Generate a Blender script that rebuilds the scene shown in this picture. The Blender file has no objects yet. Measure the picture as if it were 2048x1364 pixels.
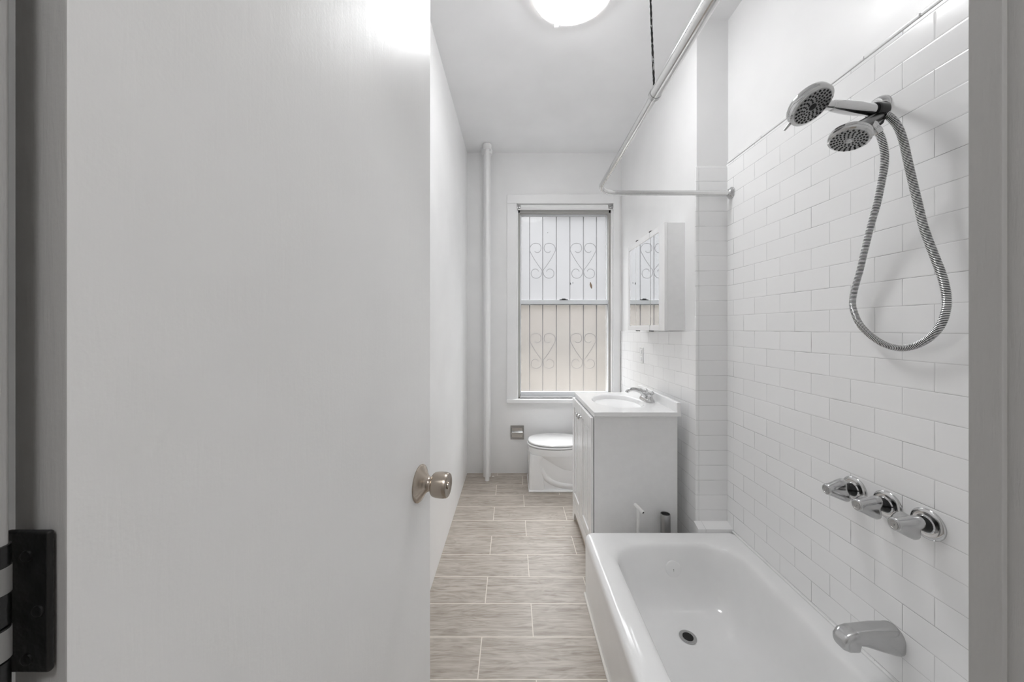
import bpy, bmesh, math, random
from mathutils import Vector, Matrix
random.seed(7)
PI = math.pi
C = bpy.context.scene.collection
F, EYE = 700.0, 1.335          # focal length in pixels, camera height in metres

# ------------------------------------------------------------------ node helpers
def nodes_mat(name):
    m = bpy.data.materials.new(name); m.use_nodes = True
    nt = m.node_tree; b = nt.nodes['Principled BSDF']
    return m, nt, b
def N(nt, t, **kw):
    n = nt.nodes.new(t)
    for k, v in kw.items(): setattr(n, k, v)
    return n
def noise(nt, scale, detail=3, rough=.5, vec=None, dist=0):
    n = N(nt, 'ShaderNodeTexNoise'); n.inputs['Scale'].default_value = scale
    n.inputs['Detail'].default_value = detail; n.inputs['Roughness'].default_value = rough
    n.inputs['Distortion'].default_value = dist
    if vec is not None: nt.links.new(vec, n.inputs['Vector'])
    return n
def ramp(nt, src, stops):
    r = N(nt, 'ShaderNodeValToRGB'); nt.links.new(src, r.inputs[0])
    e = r.color_ramp.elements
    while len(e) < len(stops): e.new(.5)
    for i, (p, c) in enumerate(stops):
        e[i].position = p; e[i].color = (c[0], c[1], c[2], 1) if hasattr(c, '__len__') else (c, c, c, 1)
    return r
def coords(nt, scale=(1, 1, 1), kind='Object'):
    t = N(nt, 'ShaderNodeTexCoord'); mp = N(nt, 'ShaderNodeMapping')
    mp.inputs['Scale'].default_value = scale
    nt.links.new(t.outputs[kind], mp.inputs['Vector'])
    return mp.outputs[0]
def bump(nt, b, src, strength, dist=.002, prev=None):
    bp = N(nt, 'ShaderNodeBump'); bp.inputs['Strength'].default_value = strength
    bp.inputs['Distance'].default_value = dist
    nt.links.new(src, bp.inputs['Height'])
    if prev: nt.links.new(prev, bp.inputs['Normal'])
    nt.links.new(bp.outputs[0], b.inputs['Normal'])
    return bp.outputs[0]
def plain(name, col, rough=.5, metal=0, spec=.5, bumpy=0, bscale=60, coat=0):
    m, nt, b = nodes_mat(name)
    b.inputs['Base Color'].default_value = (*col, 1); b.inputs['Roughness'].default_value = rough
    b.inputs['Metallic'].default_value = metal; b.inputs['Specular IOR Level'].default_value = spec
    b.inputs['Coat Weight'].default_value = coat; b.inputs['Coat Roughness'].default_value = .08
    v = coords(nt)
    n = noise(nt, bscale, 3, .55, v)
    r = ramp(nt, n.outputs[0], [(.3, tuple(c * .965 for c in col)), (.75, col)])
    nt.links.new(r.outputs[0], b.inputs['Base Color'])
    if bumpy: bump(nt, b, n.outputs[0], bumpy)
    return m
def paint(name, col, rough=.38, strokes=.25, stroke_scale=(9, 9, 1.2), fine=.12, spec=.5):
    """old brushed gloss paint: long soft brush ridges, orange peel and the odd chip"""
    m, nt, b = nodes_mat(name)
    v1 = coords(nt, stroke_scale); v2 = coords(nt)
    n1 = noise(nt, 6, 4, .6, v1, .4); n2 = noise(nt, 240, 2, .5, v2); n3 = noise(nt, 3.2, 3, .5, v2)
    r = ramp(nt, n3.outputs[0], [(.3, tuple(c * .95 for c in col)), (.7, col)])
    nt.links.new(r.outputs[0], b.inputs['Base Color'])
    b.inputs['Specular IOR Level'].default_value = spec
    rr = ramp(nt, n1.outputs[0], [(.3, rough * .85), (.7, rough * 1.15)])
    nt.links.new(rr.outputs[0], b.inputs['Roughness'])
    p = bump(nt, b, n1.outputs[0], strokes, .003)
    bump(nt, b, n2.outputs[0], fine, .001, p)
    return m
def tile_mat(name, width, offset):
    m, nt, b = nodes_mat(name)
    uv = N(nt, 'ShaderNodeUVMap')
    nz0 = noise(nt, 5, 2, .5, uv.outputs[0])
    wob = N(nt, 'ShaderNodeMixRGB', blend_type='ADD'); wob.inputs[0].default_value = .003
    nt.links.new(uv.outputs[0], wob.inputs[1]); nt.links.new(nz0.outputs['Color'], wob.inputs[2])
    def brick(ms, smooth):
        t = N(nt, 'ShaderNodeTexBrick'); t.offset = offset; t.offset_frequency = 2
        t.inputs['Scale'].default_value = 1; t.inputs['Brick Width'].default_value = width
        t.inputs['Row Height'].default_value = .0777; t.inputs['Mortar Size'].default_value = ms
        t.inputs['Mortar Smooth'].default_value = smooth; t.inputs['Bias'].default_value = 0
        t.inputs['Color1'].default_value = (.855, .855, .855, 1); t.inputs['Color2'].default_value = (.88, .88, .88, 1)
        nt.links.new(wob.outputs[0], t.inputs['Vector'])
        return t
    t = brick(.0010, .3); t2 = brick(.0040, 1)
    g = noise(nt, 6.5, 3, .6, uv.outputs[0])
    gc = ramp(nt, g.outputs[0], [(.30, .74), (.50, .62), (.64, .38), (.76, .14)])
    nt.links.new(gc.outputs[0], t.inputs['Mortar'])
    nt.links.new(t.outputs['Color'], b.inputs['Base Color'])
    b.inputs['Roughness'].default_value = .16; b.inputs['Specular IOR Level'].default_value = .5
    inv = N(nt, 'ShaderNodeMath', operation='SUBTRACT'); inv.inputs[0].default_value = 1
    nt.links.new(t2.outputs['Fac'], inv.inputs[1])
    p = bump(nt, b, inv.outputs[0], .32, .0013)
    n = noise(nt, 11, 2, .5, uv.outputs[0]); bump(nt, b, n.outputs[0], .12, .004, p)
    return m
def floor_mat():
    m, nt, b = nodes_mat('wood_look_floor_tile')
    uv = N(nt, 'ShaderNodeUVMap')
    def brick(ms, c1, c2, mort):
        t = N(nt, 'ShaderNodeTexBrick'); t.offset = .434; t.offset_frequency = 2
        t.inputs['Scale'].default_value = 1; t.inputs['Brick Width'].default_value = .512
        t.inputs['Row Height'].default_value = .1833; t.inputs['Mortar Size'].default_value = ms
        t.inputs['Mortar Smooth'].default_value = .15; t.inputs['Bias'].default_value = 0
        t.inputs['Color1'].default_value = (*c1, 1); t.inputs['Color2'].default_value = (*c2, 1)
        t.inputs['Mortar'].default_value = (*mort, 1)
        nt.links.new(uv.outputs[0], t.inputs['Vector']); return t
    ident = brick(0, (0, 0, 0), (1, 1, 1), (.5, .5, .5))
    # every tile gets its own slice of grain
    sh = N(nt, 'ShaderNodeVectorMath', operation='SCALE'); sh.inputs['Scale'].default_value = 7.3
    nt.links.new(ident.outputs['Color'], sh.inputs[0])
    ad = N(nt, 'ShaderNodeVectorMath', operation='ADD')
    nt.links.new(uv.outputs[0], ad.inputs[0]); nt.links.new(sh.outputs[0], ad.inputs[1])
    mp = N(nt, 'ShaderNodeMapping'); mp.inputs['Scale'].default_value = (2.2, 26, 1)
    nt.links.new(ad.outputs[0], mp.inputs['Vector'])
    g1 = noise(nt, 2.6, 6, .62, mp.outputs[0], .8)
    mp2 = N(nt, 'ShaderNodeMapping'); mp2.inputs['Scale'].default_value = (1.6, 6.5, 1)
    nt.links.new(ad.outputs[0], mp2.inputs['Vector'])
    w = noise(nt, 2.2, 2, .5, mp2.outputs[0], 1.5)
    ws = N(nt, 'ShaderNodeMath', operation='MULTIPLY'); ws.inputs[1].default_value = 34
    nt.links.new(w.outputs[0], ws.inputs[0])
    sn = N(nt, 'ShaderNodeMath', operation='SINE'); nt.links.new(ws.outputs[0], sn.inputs[0])
    mx = N(nt, 'ShaderNodeMath', operation='MULTIPLY_ADD'); mx.inputs[1].default_value = .045
    nt.links.new(sn.outputs[0], mx.inputs[0]); nt.links.new(g1.outputs[0], mx.inputs[2])
    mp3 = N(nt, 'ShaderNodeMapping'); mp3.inputs['Scale'].default_value = (6, 150, 1)
    nt.links.new(ad.outputs[0], mp3.inputs['Vector'])
    g2 = noise(nt, 3, 3, .6, mp3.outputs[0])
    mx2 = N(nt, 'ShaderNodeMath', operation='MULTIPLY_ADD'); mx2.inputs[1].default_value = .22
    nt.links.new(g2.outputs[0], mx2.inputs[0]); nt.links.new(mx.outputs[0], mx2.inputs[2])
    cr = ramp(nt, mx2.outputs[0], [(.40, (.285, .242, .200)), (.58, (.405, .360, .312)), (.76, (.515, .470, .42))])
    mort = N(nt, 'ShaderNodeMixRGB'); nt.links.new(cr.outputs[0], mort.inputs[1])
    mort.inputs[2].default_value = (.72, .67, .60, 1)
    g = brick(.0024, (0, 0, 0), (0, 0, 0), (1, 1, 1))
    nt.links.new(g.outputs['Fac'], mort.inputs[0])
    nt.links.new(mort.outputs[0], b.inputs['Base Color'])
    b.inputs['Roughness'].default_value = .42; b.inputs['Specular IOR Level'].default_value = .45
    iv = N(nt, 'ShaderNodeMath', operation='SUBTRACT'); iv.inputs[0].default_value = 1
    nt.links.new(g.outputs['Fac'], iv.inputs[1])
    p = bump(nt, b, iv.outputs[0], .5, .0015); bump(nt, b, mx2.outputs[0], .06, .001, p)
    return m
def frost_mat(name, tint, clear, stain=False):
    m, nt, b = nodes_mat(name)
    nt.nodes.remove(b); out = nt.nodes['Material Output']
    v = coords(nt, (1, 1, 1))
    n = noise(nt, 7, 5, .6, v)
    if stain:        # old water stains and grime in the upper half of the film
        sp = N(nt, 'ShaderNodeSeparateXYZ'); nt.links.new(v, sp.inputs[0])
        n2 = noise(nt, 2.6, 2, .45, v, .8)
        ad = N(nt, 'ShaderNodeMath', operation='MULTIPLY_ADD'); ad.inputs[1].default_value = .55
        nt.links.new(n2.outputs[0], ad.inputs[0]); nt.links.new(sp.outputs['Z'], ad.inputs[2])
        cr = ramp(nt, ad.outputs[0], [(.45, tint), (.80, tuple(c * k for c, k in zip(tint, (.66, .68, .72)))), (1.0, tuple(c * k for c, k in zip(tint, (.72, .72, .76))))])
    else:
        cr = ramp(nt, n.outputs[0], [(.3, tuple(c * .86 for c in tint)), (.7, tint)])
    tr = N(nt, 'ShaderNodeBsdfTranslucent'); nt.links.new(cr.outputs[0], tr.inputs[0])
    tp = N(nt, 'ShaderNodeBsdfTransparent'); tp.inputs[0].default_value = (.95, .95, .95, 1)
    gl = N(nt, 'ShaderNodeBsdfGlossy'); gl.inputs['Roughness'].default_value = .3
    df = N(nt, 'ShaderNodeBsdfDiffuse'); nt.links.new(cr.outputs[0], df.inputs[0])
    m0 = N(nt, 'ShaderNodeMixShader'); m0.inputs[0].default_value = .22
    nt.links.new(tr.outputs[0], m0.inputs[1]); nt.links.new(df.outputs[0], m0.inputs[2])
    m1 = N(nt, 'ShaderNodeMixShader'); m1.inputs[0].default_value = clear
    nt.links.new(m0.outputs[0], m1.inputs[1]); nt.links.new(tp.outputs[0], m1.inputs[2])
    m2 = N(nt, 'ShaderNodeMixShader'); m2.inputs[0].default_value = .04
    nt.links.new(m1.outputs[0], m2.inputs[1]); nt.links.new(gl.outputs[0], m2.inputs[2])
    nt.links.new(m2.outputs[0], out.inputs[0])
    return m
def clear_mat():
    m, nt, b = nodes_mat('clear_glass'); nt.nodes.remove(b); out = nt.nodes['Material Output']
    tp = N(nt, 'ShaderNodeBsdfTransparent'); tp.inputs[0].default_value = (.96, .97, .97, 1)
    gl = N(nt, 'ShaderNodeBsdfGlossy'); gl.inputs['Roughness'].default_value = .02
    mx = N(nt, 'ShaderNodeMixShader'); mx.inputs[0].default_value = .05
    nt.links.new(tp.outputs[0], mx.inputs[1]); nt.links.new(gl.outputs[0], mx.inputs[2]); nt.links.new(mx.outputs[0], out.inputs[0])
    return m
def emit(name, col, strength):
    m, nt, b = nodes_mat(name)
    b.inputs['Base Color'].default_value = (.9, .9, .9, 1)
    b.inputs['Emission Color'].default_value = (*col, 1); b.inputs['Emission Strength'].default_value = strength
    return m
def speck_mat():
    m, nt, b = nodes_mat('black_hanger_with_paint_specks')
    v = coords(nt, (60, 60, 30)); n = noise(nt, 3, 2, .5, v)
    r = ramp(nt, n.outputs[0], [(.57, .012), (.62, .5)])
    nt.links.new(r.outputs[0], b.inputs['Base Color']); b.inputs['Roughness'].default_value = .5
    return m
def brick_outside():
    m, nt, b = nodes_mat('pale_render_outside')
    v = coords(nt); n = noise(nt, 2.5, 4, .6, v)
    r = ramp(nt, n.outputs[0], [(.3, (.125, .114, .100)), (.7, (.155, .143, .126))])
    nt.links.new(r.outputs[0], b.inputs['Base Color']); b.inputs['Roughness'].default_value = .9
    return m

M = dict(
    wall=paint('white_wall_paint', (.85, .85, .85), .36, .06, (1.2, 1.2, 1), .03),
    leftwall=paint('brightened_side_wall_paint', (.93, .93, .93), .35, .0, (.6, .6, .5), .01),  # lighter copy of the wall paint, extra light put into the colour
    ceil=paint('white_ceiling_paint', (.88, .88, .885), .6, .05, (1, 1, 1), .05, .3),
    door=paint('white_door_gloss_paint', (.90, .898, .892), .35, .10, (9, 9, 1.0), .10),
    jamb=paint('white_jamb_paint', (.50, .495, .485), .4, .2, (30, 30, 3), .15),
    edge=paint('shaded_door_edge_paint', (.47, .465, .455), .42, .2, (30, 30, 3), .15),  # shade on the hinge-side door edge painted in as darker grey
    trim=paint('white_trim_paint', (.86, .86, .86), .35, .1, (6, 6, 6), .1),
    pipe=paint('white_pipe_paint', (.85, .85, .85), .35, .1, (6, 6, 2), .1),
    tile=tile_mat('subway_tile', .153, .5), tile_pier=tile_mat('subway_tile_pier', .153, 0),
    tile_van=tile_mat('subway_tile_vanity', .170, .5),
    floor=floor_mat(),
    porcelain=plain('white_enamel', (.88, .88, .878), .1, 0, .5, .02, 8),
    ceramic=plain('white_ceramic', (.86, .86, .86), .12, 0, .5, .02, 10),
    marble=plain('cultured_marble_white', (.86, .86, .86), .12, 0, .5, 0, 6),
    laminate=plain('white_laminate', (.84, .84, .84), .45, 0, .4, .02, 30),
    thermofoil=plain('white_thermofoil', (.87, .87, .87), .22, 0, .5, 0, 6),
    chrome=plain('chrome', (.62, .62, .62), .1, 1, .5, .03, 40),
    chrome_dull=plain('worn_chrome', (.55, .55, .55), .2, 1, .5, .05, 60),
    rodchrome=plain('brushed_rod', (.70, .70, .695), .16, 1, .5, .03, 60),
    hosering=plain('bright_hose_ring', (.86, .86, .86), .3, .85, .5, 0, 40),
    knuckle=paint('dimmed_knuckle_paint', (.26, .257, .25), .45),  # grey darkened to offset the direct light of the added hall lamp
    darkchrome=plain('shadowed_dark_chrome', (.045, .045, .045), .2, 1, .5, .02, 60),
    nickel=plain('satin_nickel', (.46, .40, .34), .24, 1, .5, .03, 80),
    nickeldark=plain('satin_nickel_neck', (.20, .16, .13), .3, 1, .5, .03, 80),
    black=plain('black_rubber', (.008, .008, .008), .45, 0, .4, 0, 30),
    hinge=plain('black_painted_hinge', (.008, .008, .008), .32, 0, .5, .6, 70),
    steel=plain('galvanised_steel', (.42, .42, .42), .3, 1, .5, .2, 40),
    alu=plain('window_aluminium', (.74, .76, .78), .38, 0, .5, .15, 40),
    aludark=plain('weathered_window_channel', (.40, .395, .375), .6, 0, .4, .3, 30),
    guard=plain('window_guard_iron', (.055, .055, .06), .6, 0, .4, .1, 40),
    pvc=plain('white_plastic', (.80, .80, .79), .35, 0, .5, 0, 30),
    caulk=plain('white_caulk', (.78, .76, .72), .6, 0, .3, .3, 40),
    tan=plain('toe_board_reflected_tan', (.50, .44, .37), .6, 0, .3, .1, 12),  # tan carries light reflected onto the recessed board
    mirror=plain('mirror_glass', (.93, .94, .94), .015, 1, .5, 0, 6),
    clear=clear_mat(), frost_up=frost_mat('frosted_film_upper', (.113, .112, .116), .35),
    frost_lo=frost_mat('frosted_film_lower', (.118, .110, .103), .37, True),
    diffuser=emit('lamp_glass_lit', (.985, .99, 1.0), 22), hallfill=emit('hall_fill_glass', (.985, .99, 1.0), 30),
    ringmat=plain('lamp_glass_rim', (.90, .88, .86), .25, 0, .5, 0, 6),
    speck=speck_mat(), outside=brick_outside(),
    tear=plain('torn_film_brown', (.30, .22, .16), .7, 0, .3, .2, 40),
    hall=plain('hall_paint', (.62, .61, .60), .6, 0, .3, 0, 6),
)

# ------------------------------------------------------------------ object helpers
LOC = {}
def empty(name, label, cat, loc, group=None, kind=None):
    o = bpy.data.objects.new(name, None); C.objects.link(o)
    o.location = loc; o.empty_display_size = .05
    if label: o['label'] = label
    if cat: o['category'] = cat
    if group: o['group'] = group
    if kind: o['kind'] = kind
    LOC[o.name] = Vector(loc)
    return o
def obj(name, bm, mats, parent=None, label=None, cat=None, kind=None, group=None, smooth=35, origin=None):
    if not isinstance(mats, (list, tuple)): mats = [mats]
    sh = LOC[parent.name] if parent else (Vector(origin) if origin is not None else Vector((0, 0, 0)))
    bmesh.ops.recalc_face_normals(bm, faces=bm.faces)
    bmesh.ops.translate(bm, verts=bm.verts, vec=-sh)
    me = bpy.data.meshes.new(name)
    if smooth:
        a = math.radians(smooth)
        for f in bm.faces: f.smooth = True
        for e in bm.edges:
            if len(e.link_faces) == 2: e.smooth = e.calc_face_angle(0) < a
    bm.to_mesh(me); bm.free()
    for m in mats: me.materials.append(m)
    o = bpy.data.objects.new(name, me); C.objects.link(o)
    if smooth and len(me.polygons) < 2500:
        wn = o.modifiers.new('weighted_normals', 'WEIGHTED_NORMAL'); wn.keep_sharp = True; wn.weight = 100
    if parent: o.parent = parent; LOC[o.name] = LOC[parent.name]
    else: o.location = sh; LOC[o.name] = sh
    if label: o['label'] = label
    if cat: o['category'] = cat
    if kind: o['kind'] = kind
    if group: o['group'] = group
    return o
def nb(): return bmesh.new()
def box(bm, x0, x1, y0, y1, z0, z1, bev=0, seg=2, mat=0):
    t = bmesh.new()
    vs = [t.verts.new((x, y, z)) for x in (x0, x1) for y in (y0, y1) for z in (z0, z1)]
    for f in ((0, 1, 3, 2), (4, 6, 7, 5), (0, 4, 5, 1), (2, 3, 7, 6), (0, 2, 6, 4), (1, 5, 7, 3)):
        t.faces.new([vs[i] for i in f])
    bmesh.ops.recalc_face_normals(t, faces=t.faces)
    if bev: bmesh.ops.bevel(t, geom=t.edges[:], offset=bev, segments=seg, affect='EDGES', profile=.5)
    merge(bm, t, mat)
def merge(bm, t, mat=0, mtx=None):
    me = bpy.data.meshes.new('tmp')
    for f in t.faces: f.material_index = max(f.material_index, mat)
    if mtx is not None: bmesh.ops.transform(t, matrix=mtx, verts=t.verts)
    t.to_mesh(me); t.free(); bm.from_mesh(me); bpy.data.meshes.remove(me)
def frame(axis):
    a = Vector(axis).normalized()
    u = a.orthogonal().normalized() if abs(a.z) > .99 else a.cross(Vector((0, 0, 1))).normalized()
    return a, u, a.cross(u).normalized()
def lathe(bm, prof, org, axis, n=32, mat=0, lobes=0, phase=0, caps=True):
    """prof: (distance along axis, radius[, lobe amplitude])"""
    a, u, w = frame(axis); org = Vector(org); rings = []
    for p in prof:
        t, r = p[0], p[1]; am = p[2] if len(p) > 2 else 0
        rings.append([bm.verts.new(org + a * t + (u * math.cos(k * 2 * PI / n) + w * math.sin(k * 2 * PI / n)) *
                      r * (1 + am * math.cos(lobes * (k * 2 * PI / n) + phase))) for k in range(n)])
    fs = []
    for i in range(len(rings) - 1):
        for k in range(n):
            fs.append(bm.faces.new((rings[i][k], rings[i][(k + 1) % n], rings[i + 1][(k + 1) % n], rings[i + 1][k])))
    if caps:
        fs.append(bm.faces.new(rings[0])); fs.append(bm.faces.new(rings[-1][::-1]))
    for f in fs: f.material_index = mat
def catmull(pts, step):
    pts = [Vector(p) for p in pts]; P = [pts[0] * 2 - pts[1]] + pts + [pts[-1] * 2 - pts[-2]]
    out = []
    for i in range(1, len(P) - 2):
        n = max(2, int((P[i + 1] - P[i]).length / step))
        for k in range(n):
            t = k / n
            out.append(.5 * ((2 * P[i]) + (P[i + 1] - P[i - 1]) * t + (2 * P[i - 1] - 5 * P[i] + 4 * P[i + 1] - P[i + 2]) * t * t
                       + (3 * P[i] - P[i - 1] - 3 * P[i + 1] + P[i + 2]) * t ** 3))
    out.append(pts[-1]); return out
def tube(bm, pts, rad, n=16, mat=0, matfn=None):
    pts = [Vector(p) for p in pts]
    a, u, w = frame(pts[1] - pts[0]); rings = []
    for i, p in enumerate(pts):
        d = (pts[min(i + 1, len(pts) - 1)] - pts[max(i - 1, 0)]).normalized()
        u = (u - d * u.dot(d)).normalized(); w = d.cross(u)
        r = rad[i] if hasattr(rad, '__len__') else rad
        rings.append([bm.verts.new(p + (u * math.cos(k * 2 * PI / n) + w * math.sin(k * 2 * PI / n)) * r) for k in range(n)])
    for i in range(len(rings) - 1):
        mi = matfn(i) if matfn else mat
        for k in range(n):
            bm.faces.new((rings[i][k], rings[i][(k + 1) % n], rings[i + 1][(k + 1) % n], rings[i + 1][k])).material_index = mi
    bm.faces.new(rings[0][::-1]).material_index = mat; bm.faces.new(rings[-1]).material_index = mat
def loft(bm, rings, cap0=False, cap1=True, mat=0):
    vr = [[bm.verts.new(p) for p in r] for r in rings]; n = len(vr[0])
    for i in range(len(vr) - 1):
        for k in range(n):
            bm.faces.new((vr[i][k], vr[i][(k + 1) % n], vr[i + 1][(k + 1) % n], vr[i + 1][k])).material_index = mat
    if cap0: bm.faces.new(vr[0][::-1]).material_index = mat
    if cap1: bm.faces.new(vr[-1]).material_index = mat
def rrect(x0, x1, y0, y1, r, z, nc=9, ns=6):
    out = []
    cs = [((x1 - r, y1 - r), 0), ((x0 + r, y1 - r), 90), ((x0 + r, y0 + r), 180), ((x1 - r, y0 + r), 270)]
    for i, (c, a0) in enumerate(cs):
        for k in range(nc):
            a = math.radians(a0 + 90 * k / (nc - 1))
            out.append(Vector((c[0] + r * math.cos(a), c[1] + r * math.sin(a), z)))
        a = math.radians(a0 + 90); p = Vector((c[0] + r * math.cos(a), c[1] + r * math.sin(a), z))
        c2 = cs[(i + 1) % 4][0]; q = Vector((c2[0] + r * math.cos(a), c2[1] + r * math.sin(a), z))
        for k in range(1, ns): out.append(p.lerp(q, k / ns))
    return out
def quad(bm, pts, uvs=None, mat=0):
    f = bm.faces.new([bm.verts.new(p) for p in pts]); f.material_index = mat
    if uvs:
        l = bm.loops.layers.uv.verify()
        for lp, uv in zip(f.loops, uvs): lp[l].uv = uv
    return f
def uvbox(bm, uvf):
    l = bm.loops.layers.uv.verify()
    for f in bm.faces:
        for lp in f.loops: lp[l].uv = uvf(lp.vert.co)

# ------------------------------------------------------------------ the room shell
H = 2.945; YB = 3.22; YF = .225; XT = 1.12; YP = 1.82
def xvan(y): return .956 + .03 * (y - 1.82)           # vanity wall, slightly out of square

bm = nb(); box(bm, -1.3, 1.4, -1.6, 3.5, -.08, 0)
uvbox(bm, lambda c: (c.x + 5.028, c.y - 1.3293 + .1833 * 20))
obj('floor', bm, M['floor'], kind='structure', smooth=0)
bm = nb(); box(bm, -1.3, 1.4, -1.6, 3.5, H, H + .08); obj('ceiling', bm, M['ceil'], kind='structure', smooth=0)
# left wall: leans out a little at the top near the door
bm = nb()
g = [[Vector((-.42 + .008 * (j / 8) - .026 * (1 - j / 8) * i, YF + (YB - YF) * j / 8, H * i)) for j in range(9)] for i in (0, 1)]
for j in range(8): quad(bm, [g[0][j], g[0][j + 1], g[1][j + 1], g[1][j]])
bmesh.ops.remove_doubles(bm, verts=bm.verts, dist=1e-5)
ex = bmesh.ops.extrude_face_region(bm, geom=bm.faces[:])
bmesh.ops.translate(bm, verts=[v for v in ex['geom'] if isinstance(v, bmesh.types.BMVert)], vec=(-.1, 0, 0))
obj('wall_left', bm, M['leftwall'], kind='structure', smooth=20)
# back wall round the window opening
WX0, WX1, WZ0, WZ1 = .046, .929, .686, 2.476
bm = nb()
box(bm, -.55, WX0, YB, YB + .2, 0, H); box(bm, WX1, 1.1, YB, YB + .2, 0, H)
box(bm, WX0, WX1, YB, YB + .2, 0, WZ0); box(bm, WX0, WX1, YB, YB + .2, WZ1, H)
obj('wall_back', bm, M['wall'], kind='structure', smooth=0)
# right wall by the tub
bm = nb(); box(bm, XT + .01, 1.3, YF - .1, YP + .01, 0, H)
wr = obj('wall_right', bm, M['wall'], kind='structure', smooth=0)
bm = nb(); box(bm, XT, XT + .012, YF, YP + .008, .2, 2.187, .0008, 1)
uvbox(bm, lambda c: (c.y + 1.53 - 1.0819, c.z - 1.2448 + 1.554))
obj('tile_cladding', bm, M['tile'], wr, smooth=0)
bm = nb()
for k in range(11):
    y0 = YF + k * .153 - .03
    box(bm, XT - .003, XT + .012, max(y0, YF), min(y0 + .151, YP), 2.1885, 2.201, .003, 2)
obj('tile_border', bm, M['ceramic'], wr)
# pier between tub wall and vanity wall, then the vanity wall itself
bm = nb()
pts = [(.966, YP + .01), (XT + .15, YP + .01), (XT + .15, YB), (xvan(YB) + .010, YB)]
b0 = [bm.verts.new((x, y, 0)) for x, y in pts]; b1 = [bm.verts.new((x, y, H)) for x, y in pts]
for k in range(4): bm.faces.new((b0[k], b0[(k + 1) % 4], b1[(k + 1) % 4], b1[k]))
bm.faces.new(b0); bm.faces.new(b1)
wv = obj('wall_right_rear', bm, M['wall'], kind='structure', smooth=0)
bm = nb(); box(bm, .956, XT + .001, YP, YP + .012, .2, 2.175, .004, 2)
uvbox(bm, lambda c: (c.x + 1.53 - .973, c.z - 1.2448 + 1.554))
obj('pier_tile', bm, M['tile_pier'], wv, smooth=0)
bm = nb()
z1 = lambda y: 1.316 - .006 * (y - 1.82)
A, B = Vector((xvan(YP), YP + .002, 0)), Vector((xvan(YB), YB, 0))
quad(bm, [A, B, B + Vector((0, 0, z1(YB))), A + Vector((0, 0, z1(YP)))])
ex = bmesh.ops.extrude_face_region(bm, geom=bm.faces[:])
bmesh.ops.translate(bm, verts=[v for v in ex['geom'] if isinstance(v, bmesh.types.BMVert)], vec=(.012, 0, 0))
uvbox(bm, lambda c: (c.y + 1.70 - 1.990 - .085, c.z + .023 * (c.y - 1.82) - 1.2448 + 1.554))
obj('vanity_wall_tile', bm, M['tile_van'], wv, smooth=0)
# tiled ledge at the foot of the tub
bm = nb()
ps = [(1.775, .0), (1.775, .314), (YP, .332), (YP, 0)]
for sx in (0, 1):
    pass
v0 = [bm.verts.new((.945, y, z)) for y, z in ps]; v1 = [bm.verts.new((XT, y, z)) for y, z in ps]
for k in range(4): bm.faces.new((v0[k], v0[(k + 1) % 4], v1[(k + 1) % 4], v1[k]))
bm.faces.new(v0); bm.faces.new(v1)
uvbox(bm, lambda c: (c.x + 1.53 - .985, .0777 * 4 + .012 + (c.y - 1.775)))
obj('trim_1', bm, M['tile_pier'], kind='structure', smooth=0)
# front wall with the doorway the camera stands in
bm = nb()
box(bm, -1.3, -.312, .06, YF - .03, 0, H); box(bm, -1.3, -.45, YF - .04, YF, 0, H)
box(bm, .30, 1.3, .06, YF - .002, 0, H); box(bm, -.312, .30, .06, YF - .03, 2.17, H)
obj('wall_front', bm, M['wall'], kind='structure', smooth=0)
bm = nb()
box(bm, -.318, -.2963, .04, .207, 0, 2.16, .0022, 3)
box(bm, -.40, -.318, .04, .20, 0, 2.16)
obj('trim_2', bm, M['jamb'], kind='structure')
bm = nb()
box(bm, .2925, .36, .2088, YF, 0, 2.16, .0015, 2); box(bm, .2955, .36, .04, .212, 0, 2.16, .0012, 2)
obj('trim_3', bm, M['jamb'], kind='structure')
# the dim hall behind
bm = nb()
box(bm, -1.3, -1.2, -1.6, .07, 0, H); box(bm, 1.2, 1.3, -1.6, .07, 0, H); box(bm, -1.3, 1.3, -1.7, -1.6, 0, H)
obj('wall_hall', bm, M['hall'], kind='structure', smooth=0)
hl = Vector((.1, -.85, H))  # ceiling lamp added out of view as fill from the camera side
e = empty('hall_fill_light', 'added unseen round ceiling light behind the camera, filling the doorway side', 'lamp', hl)
bm = nb(); lathe(bm, [(0, .2), (.03, .2)], hl - Vector((0, 0, .03)), (0, 0, 1), 40); obj('base_plate', bm, M['trim'], e)
bm = nb(); lathe(bm, [(.03, .195), (.05, .19), (.075, .15), (.09, .08), (.094, .002)], hl, (0, 0, -1), 40, caps=False); obj('diffuser', bm, M['hallfill'], e)

# ------------------------------------------------------------------ door
dh, df = Vector((-.28, .22, 0)), Vector((-.189, .81, 0))
d = (df - dh).normalized(); dn = Vector((d.y, -d.x, 0))
door = empty('door_1', None, None, dh, kind='structure')
bm = nb()
t = nb(); box(t, 0, (df - dh).length, -.043, 0, .012, 2.13, .0016, 2)
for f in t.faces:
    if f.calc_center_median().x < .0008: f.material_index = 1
mtx = Matrix(((d.x, -dn.x * -1, 0, dh.x), (d.y, dn.y, 0, dh.y), (0, 0, 1, 0), (0, 0, 0, 1)))
mtx = Matrix(((d.x, dn.x, 0, dh.x), (d.y, dn.y, 0, dh.y), (0, 0, 1, 0), (0, 0, 0, 1)))
merge(bm, t, 0, mtx)
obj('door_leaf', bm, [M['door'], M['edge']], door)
kp = dh + d * ((df - dh).length - .06) + Vector((0, 0, 1.002))
bm = nb()
lathe(bm, [(0, .0385), (.002, .0390), (.004, .0375), (.0055, .035), (.009, .029), (.014, .021), (.020, .0155), (.024, .0145)], kp, dn, 48)
kn = obj('door_knob', bm, [M['nickel'], M['nickeldark']], door, 'brushed nickel door knob')
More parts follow.
